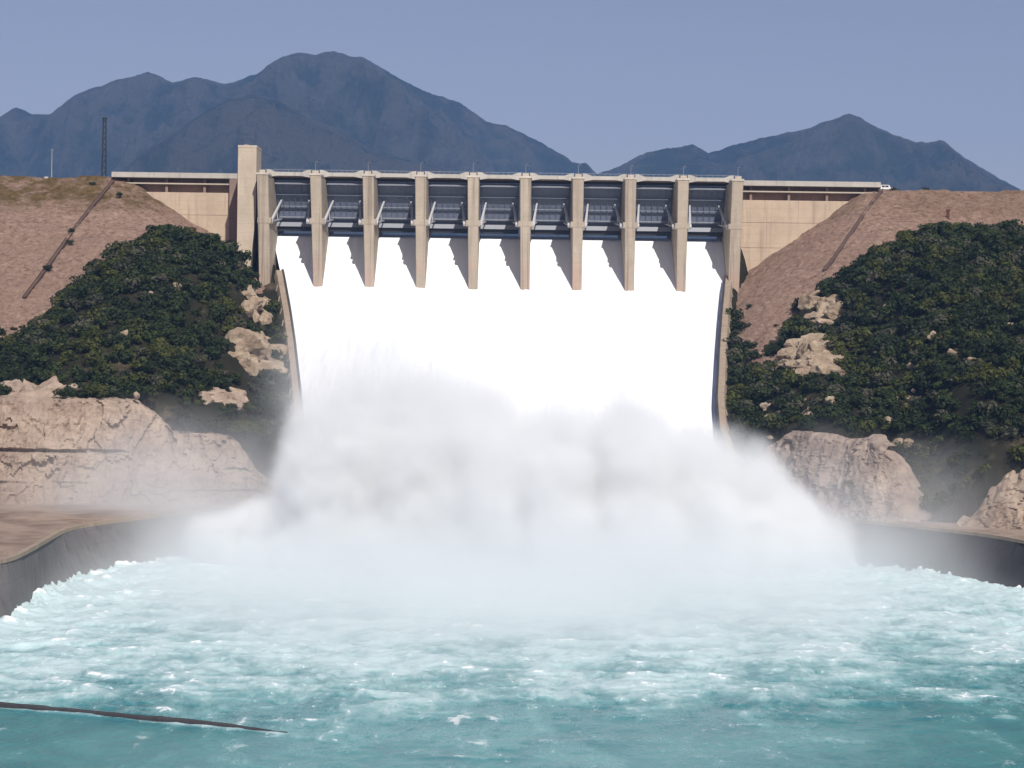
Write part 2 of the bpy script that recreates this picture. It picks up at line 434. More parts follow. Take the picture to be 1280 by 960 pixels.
# ------------------------------------------------------------------ embankments and hills
CREST = 118.3
KL, KR = P(158, 222, 800)[0], P(1085, 235, 800)[0]
def emb_l(x, Y):
    a = np.maximum(0, 803 - Y) / 2.15; b = np.maximum(0, x - KL) / 1.5
    return CREST - np.sqrt(a * a + b * b) + np.minimum(0, 0) 
def emb_r(x, Y):
    a = np.maximum(0, 803 - Y) / 2.15; b = np.maximum(0, KR - x) / 1.4
    return CREST - 0.6 - np.sqrt(a * a + b * b)
def embankment(fun, x0, x1, label, grass, seed):
    nx = int((x1 - x0) / 1.1); x = np.linspace(x0, x1, nx); y = np.concatenate([np.linspace(640, 816, 150), np.array([822., 834., 860.])])
    X, Y = np.meshgrid(x, y, indexing='ij')
    Z = fun(X, Y) + .9 * fbm(X / 16, Y / 16, oct=4, seed=seed) + 1.0 * fbm(X / 3.0, Y / 3.0, oct=3, seed=seed + 4)
    Z = np.where(Y > 817, np.where(Y > 840, 80, CREST - .2), Z)
    dd = (xl(Y) - X) if x0 < 0 else (X - xr(Y))
    Z = np.where(dd < 3.2, np.minimum(Z, np.where(Y > NOSE, 60, chz(Y) - 8)), Z)
    o = sheet('embankment', X, Y, Z, M['rockfill'])
    at = o.data.attributes.new('grass', 'FLOAT', 'POINT')
    g = sstep(CREST - 16, CREST - 9, Z + 3 * fbm(X / 12, Y / 12, oct=4, seed=seed + 2)) * grass
    at.data.foreach_set('value', g.ravel().astype(np.float32))
    return tag(o, label, 'embankment', kind='structure')
NOSE = 765.0
embankment(emb_l, -330, -60, 'pinkish rockfill embankment with dry grass along its crest beside the tower', 1.0, 61)
embankment(emb_r, 60, 340, 'pinkish rockfill embankment sloping down to the wing wall across from the tower', 0.35, 71)

RL = np.array([P(px, py + 12, 715) for px, py in [(-420, 470), (-200, 425), (-60, 402), (0, 390), (60, 372), (100, 346), (140, 312), (185, 282), (215, 280), (250, 287), (290, 300), (325, 328), (345, 365)]])
def top_l(x): return np.interp(x, [-400, -102, -97, -91, -80, -71, -66, -60], [40.5, 40.5, 37, 31.5, 31, 30, 20, 16])
def base_l(x): return np.interp(x, [-400, -200, -105, -80, -66, -58], [570, 588, 590, 598, 612, 622])
def hill_l(x, Y):
    yf = base_l(x) + 22; zf = top_l(x)
    zr = np.interp(x, RL[:, 0], RL[:, 2])
    t = np.clip((Y - yf) / (715 - yf), 0, 1)
    z = zf + (zr - zf) * t ** .9
    z = np.where(Y > 715, zr - (Y - 715) * .28, z)
    n = 2.6 * fbm(x / 22, Y / 22, oct=5, seed=81)
    z = z + n * np.clip(t * 4, 0, 1)
    d = xl(Y) - 3.2 - x
    w = sstep(0, 17, d)
    return np.where(d < -1.5, -8, (chz(Y) + WALLH - 2.5) * (1 - w) + z * w)
RR = np.array([P(px, py + 12, 715) for px, py in [(905, 448), (925, 432), (955, 420), (985, 392), (1000, 374), (1040, 347), (1080, 312), (1110, 296), (1130, 283), (1170, 280), (1220, 278), (1300, 278), (1500, 300), (1900, 330)]])
BR = np.array([(58, 630), (66, 618), (80, 592), (95, 570), (108, 560), (115, 556), (125, 550), (140, 542), (180, 530), (400, 500)], float)
def base_r(x): return np.interp(x, BR[:, 0], BR[:, 1])
def off_r(x): return 9 + 11 * sstep(113, 104, x)     # the face slants across the view there
def top_r(x): return np.interp(x, [60, 66, 72, 92, 98, 103, 112, 117, 121, 126, 140, 200], [20, 28, 33, 33.5, 27, 17, 13, 13, 22, 27, 29, 33])
def hill_r(x, Y):
    yf = base_r(x) + off_r(x); zf = top_r(x)
    zr = np.interp(x, RR[:, 0], RR[:, 2])
    t = np.clip((Y - yf) / (715 - yf), 0, 1)
    z = zf + (zr - zf) * t ** .82
    z = np.where(Y > 715, zr - (Y - 715) * .28, z)
    z = z + 2.8 * fbm(x / 20, Y / 20, oct=5, seed=91) * np.clip(t * 4, 0, 1)
    d = x - xr(Y) - 3.2
    w = sstep(0, 15, d)
    return np.where(d < -1.5, -8, (chz(Y) + WALLH - 2.5) * (1 - w) + z * w)
def hillmesh(fun, x0, x1, label, seed):
    x = np.linspace(x0, x1, int((x1 - x0) / 1.2)); y = np.linspace(555, 790, 200)
    X, Y = np.meshgrid(x, y, indexing='ij')
    Z = fun(X, Y) + .45 * fbm(X / 3, Y / 3, oct=3, seed=seed)
    Z = np.where(Y < (base_l(X) + 20 if x0 < 0 else base_r(X) + off_r(X)), -5, Z)
    o = sheet('hill', X, Y, Z, M['soil'])
    return tag(o, label, 'hill', kind='structure')
hillmesh(hill_l, -300, -52, 'scrub covered hill beside the tall concrete tower', 5)
hillmesh(hill_r, 54, 300, 'scrub covered hill below the wing wall across from the tower', 6)

def hit(px, py, fun, d0=575, d1=790):
    for d in np.arange(d0, d1, .8):
        x, y, z = P(px, py, d)
        if (fun is hill_l and y < base_l(x) + 14) or (fun is hill_r and y < base_r(x) + off_r(x)): continue
        if z <= float(fun(np.array(x), np.array(y))): return x, y, z
    return None

# ------------------------------------------------------------------ cliffs: rock faces cut in benches
def cliff(name, xs, base, prof, topf, mat, label, seed, amp=1.0, notch=False):
    """prof: list of (fraction of height, setback); the sheet is pushed in and out along its normal in blocks"""
    n = len(xs); bx = xs; by = base(xs)
    tx = np.gradient(bx); ty = np.gradient(by); L = np.hypot(tx, ty); nx_, ny_ = ty / L, -tx / L
    fr = np.array([p[0] for p in prof]); sb = np.array([p[1] for p in prof])
    t = np.linspace(0, 1, 90); arc = np.concatenate([[0], np.cumsum(np.hypot(np.diff(fr) * 30, np.diff(sb)))]); arc /= arc[-1]
    fr = np.interp(t, arc, fr); sb = np.interp(t, arc, sb)
    H = topf(xs) - 10.5 + (.6 if notch else 2.2) * fbm(xs / 6, xs * 0 + seed, oct=4, seed=seed + 50)
    s0 = np.cumsum(L)[:, None]
    sbs = np.where(fr < .999, np.interp(fr, [0, .48, .97, 1], [0, 4.6, 10.5, 13]), sb) if notch else sb
    msk = sstep(-.25, .3, fbm(s0 / 13, fr[None] * 6, oct=3, seed=seed + 40))
    sb2 = sbs[None] + (sb - sbs)[None] * msk + .5 * fbm(s0 / 9, fr[None] * 3, oct=3, seed=seed + 41)
    X = bx[:, None] - nx_[:, None] * sb2; Y = by[:, None] - ny_[:, None] * sb2; Z = 10.5 + H[:, None] * fr[None] + 0 * X
    s = np.cumsum(L)[:, None] + 0 * X
    # fractured faces: cells that each lean their own way, clefts and fine roughness
    def cells(u, v, sd):
        iu, iv = np.floor(u).astype(np.int64), np.floor(v).astype(np.int64); best = np.full(u.shape, 9.0); out = np.zeros(u.shape)
        for du in (-1, 0, 1):
            for dv in (-1, 0, 1):
                cu = iu + du + hsh(iu + du, iv + dv, iu * 0, sd); cv = iv + dv + hsh(iu + du, iv + dv, iu * 0 + 1, sd)
                dist = (u - cu) ** 2 + (v - cv) ** 2
                val = (hsh(iu + du, iv + dv, iu * 0 + 2, sd) - .5) + (u - cu) * (hsh(iu + du, iv + dv, iu * 0 + 3, sd) - .5) * 1.6 + (v - cv) * (hsh(iu + du, iv + dv, iu * 0 + 4, sd) - .5) * 1.6
                m_ = dist < best; out = np.where(m_, val, out); best = np.where(m_, dist, best)
        return out
    wob = .5 * fbm(s / 5, Z / 5, oct=4, seed=seed)
    q = cells(s / 9 + wob, Z / 11 + wob, seed); q1 = cells(s / 3.2 + wob, Z / 4.2 - wob, seed + 2); q2 = cells(s / 1.5, Z / 1.1 + wob, seed + 3)
    cl = np.minimum(0, ridged(s / 11, Z / 45, oct=3, seed=seed + 7) * -1 + .3)
    rough = fbm(s / 4, Z / 4, Y / 4, oct=5, seed=seed + 11)
    dsp = amp * (1.5 * q + .7 * q1 + .3 * q2 + 2.0 * cl + .6 * rough + 2.4 * fbm(s / 28, Z / 60, oct=3, seed=seed + 13))
    ed = np.clip((1 - t) / .12, 0, 1)[None]
    X = X + nx_[:, None] * dsp; Y = Y + ny_[:, None] * dsp; Z = Z + (.35 * amp * rough + .15 * q2) * ed
    o = sheet(name, X, Y, Z, mat, smooth=False)
    return tag(o, label, 'cliff', kind='structure')
cliff('cliff', np.linspace(-230, -58, 420), base_l, [(0, 0), (.2, 1.0), (.21, 3.2), (.225, 3.2), (.235, 1.9), (.48, 4.0), (.50, 8.0), (.515, 8.0), (.53, 5.6), (.97, 10.5), (1.0, 13), (1.0, 24)], top_l, M['cliff'], 'pale pinkish rock cliff cut in two benches above the terrace', 101, notch=True)
cliff('cliff', np.linspace(60, 107, 130), base_r, [(0, 0), (.45, 2.5), (.95, 7.5), (1.0, 9), (1.0, 12)], top_r, M['cliff_grey'], 'grey pink rock cliff beside the chute, half veiled in spray', 111)
cliff('cliff', np.linspace(115, 250, 240), base_r, [(0, 0), (.45, 2.5), (.95, 7.5), (1.0, 9), (1.0, 12)], top_r, M['cliff'], 'tan rock bluff standing over the dark retaining wall', 121)

# ------------------------------------------------------------------ terraces and retaining walls round the pool
LRIM = [PZ(px, py, 11) for px, py in [(0, 707), (26, 693), (50, 680), (70, 668), (88, 658), (120, 654), (170, 648), (230, 641), (290, 634)]]
LWAT = [PZ(px, py, 0) for px, py in [(0, 785), (20, 768), (42, 752), (62, 737), (100, 720), (150, 711), (220, 701), (290, 694), (330, 688)]]
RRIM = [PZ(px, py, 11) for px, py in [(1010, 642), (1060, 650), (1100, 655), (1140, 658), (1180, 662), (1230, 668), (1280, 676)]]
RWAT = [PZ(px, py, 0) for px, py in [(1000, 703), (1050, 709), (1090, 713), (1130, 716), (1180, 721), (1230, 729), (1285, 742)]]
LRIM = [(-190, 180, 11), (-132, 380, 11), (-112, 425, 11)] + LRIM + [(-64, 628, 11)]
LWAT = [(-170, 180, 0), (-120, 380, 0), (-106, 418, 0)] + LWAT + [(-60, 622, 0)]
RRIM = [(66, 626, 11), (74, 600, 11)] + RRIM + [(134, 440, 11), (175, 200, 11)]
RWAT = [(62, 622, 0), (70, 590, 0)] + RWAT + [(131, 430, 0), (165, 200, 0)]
def resample(pts, n):
    p = np.array(pts, float); s = np.concatenate([[0], np.cumsum(np.linalg.norm(np.diff(p[:, :2], axis=0), axis=1))]); s /= s[-1]
    t = np.linspace(0, 1, n); return np.stack([np.interp(t, s, p[:, k]) for k in range(3)], 1)
def terrace(rim, wat, fbase, sgn, lab_t, lab_w, seed, mat):
    n = 260; R = resample(rim, n)
    rp_ = np.array(rim, float); ss = np.concatenate([[0], np.cumsum(np.linalg.norm(np.diff(rp_[:, :2], axis=0), axis=1))]); ss /= ss[-1]
    W = np.stack([np.interp(np.linspace(0, 1, n), ss, np.array(wat, float)[:, k]) for k in range(3)], 1)
    ker = np.hanning(35); ker /= ker.sum()
    for A in (R, W):
        for k in (0, 1): A[:, k] = np.convolve(np.pad(A[:, k], 17, mode='reflect', reflect_type='odd'), ker, mode='valid')
    k = np.linspace(0, 1, 14)[None]
    # the wall: from a coping edge down below the water
    dn = W - R
    X = R[:, :1] + dn[:, :1] * k * 1.25; Y = R[:, 1:2] + dn[:, 1:2] * k * 1.25; Z = 11.0 + (-11) * k * 1.3
    X = X + .22 * fbm(Y / 6, Z / 5, oct=4, seed=seed); 
    o = sheet('retaining_wall', X, Y, Z, mat, smooth=True, flip=sgn < 0)
    tag(o, lab_w, 'retaining wall')
    # coping along the rim, standing a little proud
    tan = np.gradient(R[:, :2], axis=0); tan /= np.linalg.norm(tan, axis=1)[:, None]
    out = np.stack([tan[:, 1], -tan[:, 0]], 1) * (1 if sgn > 0 else 1)
    if np.mean((dn[:, :2] * out).sum(1)) < 0: out = -out
    prof = [(.35, -.5), (.35, .35), (-.9, .35), (-.9, -.3)]
    C = np.stack([np.concatenate([R[:, :2] + out * a, np.full((n, 1), 11.0 + b)], 1) for a, b in prof], 1)
    sheet('coping', C[:, :, 0], C[:, :, 1], C[:, :, 2], M['chute'], o, smooth=False)
    # the terrace itself
    kk = np.linspace(0, 1, 40)[None]
    bx = np.clip(R[:, 0] + sgn * 90, -330, 330)
    X = R[:, :1] + (bx[:, None] - R[:, :1]) * kk ** 1.3; Y = R[:, 1:2] + 14 * kk + 0 * X
    Z = 11.0 + np.minimum(kk * 20, 1) * (.5 + .5 * fbm(X / 9, Y / 9, oct=4, seed=seed + 2)) + 0 * X
    t = sheet('terrace', X, Y, Z, M['earth'], smooth=True)
    tag(t, lab_t, 'terrace', kind='structure')
terrace(LRIM, LWAT, base_l, -1, 'bare earth terrace with a track below the benched cliff', 'grey wet retaining wall below the benched cliff terrace', 131, M['bank'])
terrace(RRIM, RWAT, base_r, 1, 'narrow earth terrace below the tan rock bluff', 'dark retaining wall below the tan rock bluff', 141, M['wet'])

# ------------------------------------------------------------------ water
def pool():
    x = np.arange(-160, 160.1, .72); y = np.concatenate([np.arange(120, 260, 2.0), np.arange(260, 632, .72)])
    X, Y = np.meshgrid(x, y, indexing='ij')
    wl = resample(LWAT, 400); wr = resample(RWAT, 400)
    xlw = np.interp(Y, wl[:, 1], wl[:, 0]); xrw = np.interp(Y, wr[::-1, 1], wr[::-1, 0])
    # foam: thick round the plunge, thinning out towards the calm water
    near = np.hypot((X + 2) / 1.25, Y - 560)
    foam = np.interp(near, [0, 60, 110, 150, 185, 215, 250, 300], [1.0, .99, .92, .84, .73, .58, .36, .22])
    foam = foam + .16 * sstep(-20, -95, X) * sstep(350, 400, Y) * sstep(640, 480, Y) + .14 * sstep(50, 110, X) * sstep(390, 440, Y)
    foam = foam - .46 * sstep(20, 75, X) * sstep(400, 350, Y) - .16 * sstep(355, 305, Y)
    foam = foam + .42 * fbm(X / 34, Y / 50, oct=5, seed=203)
    sy = np.interp(X, [SILL[0][0], SILL[1][0]], [SILL[0][1], SILL[1][1]])
    calm = sstep(SILL[1][0] + 8, SILL[1][0] - 6, X) * sstep(sy + 1.5, sy - 2, Y)
    foam = foam * (1 - .9 * calm) - .12 * calm
    foam = foam + .9 * np.exp(-np.abs(Y - (sy - 1.3)) / .9) * sstep(SILL[1][0] + 3, SILL[1][0] - 2, X)
    foam = np.clip(foam, -.1, 1.05)
    edge = np.exp(-np.maximum(0, X - xlw) / 7.0) * sstep(390, 440, Y) + .8 * np.exp(-np.maximum(0, xrw - X) / 6.0) * sstep(400, 440, Y)
    edge = np.clip(edge, 0, 1)
    turb = np.clip(foam, 0, 1)
    warp = 6 * fbm(X / 30, Y / 30, oct=3, seed=207)
    w1 = ridged((X + warp) / 15, (Y + warp) / 13, oct=4, seed=211); w2 = ridged(X / 4.6, (Y + warp) / 4.4, oct=3, seed=221)
    Z = (.10 + .9 * turb) * (1.0 * w1 + .6 * w2 + 1.3 * np.maximum(0, fbm(X / 22, Y / 26, oct=3, seed=240))) - .3
    sp = np.maximum(0, ridged(X / 3.4, Y / 3.4, oct=3, seed=231) - .1)
    Z = Z + edge * (.4 + 3.2 * sp ** 1.5) * (.6 + .6 * fbm(X / 25, Y / 25, oct=2, seed=5))
    Z = Z * (1 - .75 * calm)
    o = sheet('pool_water', X, Y, Z, M['pool'], smooth=True)
    a = o.data.attributes.new('foam', 'FLOAT', 'POINT'); a.data.foreach_set('value', np.clip(foam + .5 * edge, -.1, 1.2).ravel().astype(np.float32))
    a = o.data.attributes.new('crest', 'FLOAT', 'POINT'); a.data.foreach_set('value', np.clip(w1 + .5 * w2 - .45 + edge * sp, -.6, 1).ravel().astype(np.float32))
    tag(o, 'turquoise churning water of the plunge pool streaked with foam', 'water', kind='structure')
SILL = [PZ(-60, 869, .9), PZ(358, 913, .2)]
pool()

def falling():
    y = np.concatenate([np.linspace(805, 770, 60), np.linspace(769, 560, 230)]); u = np.linspace(0, 1, 330)
    U, Y = np.meshgrid(u, y, indexing='ij')
    X = (xl(Y) - .2) + (xr(Y) - xl(Y) + .4) * U
    Z = chz(Y) + .35 * fbm(X / 1.6, Y / 14, oct=4, seed=301) * sstep(800, 760, Y) + .5 * fbm(X / 7, Y / 24, oct=3, seed=305) * sstep(795, 740, Y)
    o = sheet('falling_water', X, Y, Z, M['fall'], flip=True)
    tag(o, 'smooth white sheet of water rushing down the spillway chute', 'water', kind='structure')
falling()

# low concrete sill at the edge of the calm water
def sill():
    a, b = np.array(SILL[0]), np.array(SILL[1]); a = a + (a - b) * .6
    d = (b - a)[:2]; L = np.linalg.norm(d); d = d / L; nrm = np.array([-d[1], d[0]])
    n = 120; t = np.linspace(0, 1, n)
    top = .5 - .55 * sstep(.85, 1.0, t) + .12 * fbm(t * 40, t * 0, oct=3, seed=9)
    prof = [(-.5, -2.5), (-.5, -.1), (-.4, 0), (.35, 0), (.45, -.1), (.5, -2.5)]
    C = []
    for off, h in prof:
        wob = .12 * fbm(t * 50, t * 0 + off, oct=3, seed=12)
        xy = a[:2] + np.outer(t * L, d) + np.outer(np.full(n, off) + wob, nrm)
        C.append(np.concatenate([xy, (top + h)[:, None]], 1))
    C = np.stack(C, 1)
    o = sheet('guide_sill', C[:, :, 0], C[:, :, 1], C[:, :, 2], M['wet'], smooth=False)
    tag(o, 'low dark concrete sill barely above the water beside calm turquoise water', 'sill')
sill()

# ------------------------------------------------------------------ spillway: piers, deck, wing walls, chute walls
PX = [327.5] + [394 + 65.7 * i for i in range(8)] + [922]
pier_x = [P(px, 250, NOSE)[0] for px in PX]
spill = empty('spillway', (-4, 790, 70), 'beige concrete spillway with tall piers between nine dark gates', 'dam')
ZT = P(600, 222, NOSE)[2]
ZTR = P(600, 279, NOSE)[2]
pier_lo = [P(px, 340, NOSE)[0] for px in [331, 397.5, 462, 526, 591.5, 656.5, 721.5, 787, 851.5, 917]]
for i, (xt, xb) in enumerate(zip(pier_x, pier_lo)):
    end = i in (0, 9)
    wt = 2.05; wb = 1.65 if not end else 2.05
    zb = 66.0
    def cx(z): return xb + (xt - xb) * (z - 77) / (ZT - 77)
    def hw(z): return wb + (wt - wb) * min(1, max(0, (z - 76) / (ZT - 2 - 76)))
    mb = MB(); rows = [zb, 84, 95, ZTR - 2, ZTR + 2, ZT]
    V = []; Fc = []
    for z in rows:
        c, h = cx(z), hw(z)
        pr = [(c - h * .9, NOSE), (c + h * .9, NOSE), (c + h, NOSE + .4), (c + h, 816), (c - h, 816), (c - h, NOSE + .4)]
        V += [(x, y, z) for x, y in pr]
    for r in range(len(rows) - 1):
        for k in range(6):
            k2 = (k + 1) % 6; Fc.append((r * 6 + k, r * 6 + k2, r * 6 + 6 + k2, r * 6 + 6 + k))
    Fc.append(tuple(range(5, -1, -1))); Fc.append(tuple(len(V) - 6 + k for k in range(6)))
    mb.v, mb.f = V, Fc
    p = mb.build('pier', M['concrete'], spill)
    # trunnion beam crossing the nose, standing out on both sides
    c, h = cx(ZTR), hw(ZTR)
    l = h + (.7 if i > 0 else .1); r = h + (.7 if i < 9 else .1)
    MB().box(c - l, c + r, NOSE - .12, NOSE + 4.5, ZTR - 1.1, ZTR + 1.0).build('trunnion_beam', M['concrete'], p, .12)
    # pier head and a slot joint below it
    MB().box(c + (xt - c) - wt - .25, xt + wt + .25, NOSE - .25, NOSE + 10, ZT + .003, ZT + .75).build('pier_cap', M['pale_concrete'], p, .08)
# the road bridge over the gates
x0, x1 = pier_x[0] - 2.5, pier_x[-1] + 2.5
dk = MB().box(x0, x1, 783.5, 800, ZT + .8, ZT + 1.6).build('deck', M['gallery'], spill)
ZD = ZT + 1.6
for i in range(9):
    a = pier_x[i] * 783 / NOSE + 1.6; b = pier_x[i + 1] * 783 / NOSE - 1.6
    # edge beam, deeper and raised towards its ends
    h = 1.0
    poly = [(a, ZD - 1.1), (a, ZD + 1.9), (a + 1.4, ZD + 1.7), (a + 3.4, ZD + .95), (b - 3.4, ZD + .95), (b - 1.4, ZD + 1.7), (b, ZD + 1.9), (b, ZD - 1.1), (b - 2.2, ZD - .7), (b - 3.6, ZD - .45), (a + 3.6, ZD - .45), (a + 2.2, ZD - .7)]
    mb = MB(); n = len(poly)
    mb.v = [(x, 782.4, z) for x, z in poly] + [(x, 783.4, z) for x, z in poly]
    for k in range(n):
        k2 = (k + 1) % n; mb.f.append((k, k2, n + k2, n + k))
    # caps split in quads so that the concave outline stays clean
    for q in ((0, 1, 2, 11), (11, 2, 3, 10), (10, 3, 4, 9), (9, 4, 5, 8), (8, 5, 6, 7)):
        mb.f.append(tuple(q)); mb.f.append(tuple(n + k for k in reversed(q)))
    mb.build('edge_beam', M['deck'], dk)
mbp = MB()
for k in range(90):
    x = x0 + (x1 - x0) * k / 89
    mbp.bar((x, 783.9, ZD), (x, 783.9, ZD + 1.9), .05, 4)
mbp.bar((x0, 783.9, ZD + 1.9), (x1, 783.9, ZD + 1.9), .07, 4)
mbp.build('railing', M['pole'], dk)
for i in range(10):
    c = pier_x[i] * 783 / NOSE
    MB().box(c - 1.2, c + 1.2, 781.6, 783.4, ZD - .9, ZD + 1.5).build('hoist_block', M['pale_concrete'], dk, .1)

def wing(xa, xb, name, lower):
    w = MB().box(xa, xb, 800, 806, 62, 112.9).build('wing_wall', M['wall_concrete'], spill)
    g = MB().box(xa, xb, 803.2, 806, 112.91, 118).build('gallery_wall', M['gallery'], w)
    MB().box(xa, xb, 798.8, 806.2, 118.003, 118.7).build('road_slab', M['gallery'], w)
    MB().box(xa, xb, 798.4, 799.3, 118.2, 120.1).build('parapet', M['deck'], w)
    MB().box(xa, xb, 799.6, 803.2, 115.9, 116.35).build('ledge', M['pale_concrete'], w)
    n = int((xb - xa) / 14)
    for k in range(n + 1):
        x = xa + 6 + k * 14.2
        if x > xb - 1: break
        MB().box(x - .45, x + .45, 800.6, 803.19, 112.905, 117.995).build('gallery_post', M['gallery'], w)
    # cast panels proud of the wall plane by their joints
    k = 0; x = xa + .1
    while x < xb - 1:
        x2 = min(x + 11.8, xb - .05)
        for za, zb_ in ((104.6, 112.8), (95.2, 104.5), (86, 95.1)):
            MB().box(x, x2 - .07, 799.85, 799.99, za, zb_ - .06).build('panel', M['wall_concrete'], w)
        x = x2
wing(P(140, 250, 800)[0], P(297, 250, 800)[0], 'l', 0)
wing(pier_x[-1] + 2.66, P(1100, 250, 800)[0], 'r', 0)
# added dark column painting the tower's shadow on the wing wall
MB().box(P(287, 250, 798)[0], P(297, 250, 798)[0], 797.0, 799.7, 70, 118).build('tower_shade', M['gallery'], spill)

# chute side walls follow the water down
def chute_wall(fx, sgn, name):
    y = np.linspace(NOSE + 3, 612, 110)
    xin = fx(y) + sgn * .15; zt = chz(y) + WALLH
    prof = [(0, -9), (0, 0), (.55, 0), (.55, .001), (2.6, 0), (2.95, -1.2), (4.6, -9)]
    X = np.stack([xin + sgn * a for a, b in prof], 1); Z = np.stack([zt + b for a, b in prof], 1); Y = np.repeat(y[:, None], len(prof), 1)
    w = sheet('chute_wall', X, Y, Z, M['chute'], spill, smooth=False, flip=sgn > 0)
    # end face towards the pool
    k = -1
    pts = [(X[k, j], Y[k, j] - .004, Z[k, j]) for j in (0, 1, 4, 5, 6)]
    me = bpy.data.meshes.new('end_face'); me.from_pydata(pts, [], [(0, 1, 2, 3, 4)]); obj('end_face', me, M['chute'], w)
    # near-black kerb along the inner edge
    prof = [(-.12, -4.2), (-.12, .45), (.6, .45), (.6, -.3)]
    Xk = np.stack([xin + sgn * a for a, b in prof], 1); Zk = np.stack([zt + b for a, b in prof], 1); Yk = np.repeat(y[:, None], 4, 1)
    sheet('dark_kerb', Xk, Yk, Zk, M['wet'], w, smooth=False, flip=sgn > 0)
    # buttress ribs on the outer face
    for yy in np.arange(630, 760, 11.5):
        xo = float(fx(np.array(yy))) + sgn * 2.7; zz = float(chz(yy)) + WALLH
        a, b = (xo, xo + sgn * 1.0)
        MB().hexa([(a, yy - .4, zz - 9), (a + sgn * 2.6, yy - .4, zz - 9), (a + sgn * 2.6, yy + .4, zz - 9), (a, yy + .4, zz - 9), (a, yy - .4, zz - .4), (b - sgn * .5, yy - .4, zz - .4), (b - sgn * .5, yy + .4, zz - .4), (a, yy + .4, zz - .4)]).build('buttress', M['chute'], w)
chute_wall(xl, -1, 'l'); chute_wall(xr, 1, 'r')
localise(spill)

# the tall tower at the end of the gates
tx0, tx1 = P(297, 240, 772)[0], P(320, 240, 772)[0]
tz = P(308, 184, 772)[2]; tzb = P(308, 268, 772)[2]
tower = empty('tower', ((tx0 + tx1) / 2, 779, 70), 'tall plain beige concrete tower rising above the dam crest', 'tower')
mb = MB()
xb2 = P(313, 300, 772)[0]
V = [(tx0, 772, 70), (xb2 - 1.2, 772, 70), (xb2 - 1.2, 787, 70), (tx0, 787, 70), (tx0, 772, tzb), (tx1, 772, tzb), (tx1, 787, tzb), (tx0, 787, tzb)]
mb.hexa(V)
mb.build('shaft_foot', M['tower'], tower)
MB().box(tx0, tx1, 772, 787, tzb + .002, tz).build('shaft', M['tower'], tower)
MB().box(tx0 - .12, tx1 + .12, 771.88, 787.12, tz + .002, tz + .7).build('roof_slab', M['pale_concrete'], tower, .06)
MB().box(tx0 + 1.5, tx0 + 3.2, 776, 780, tz + .702, tz + 1.5).build('roof_hatch', M['gallery'], tower)
localise(tower)

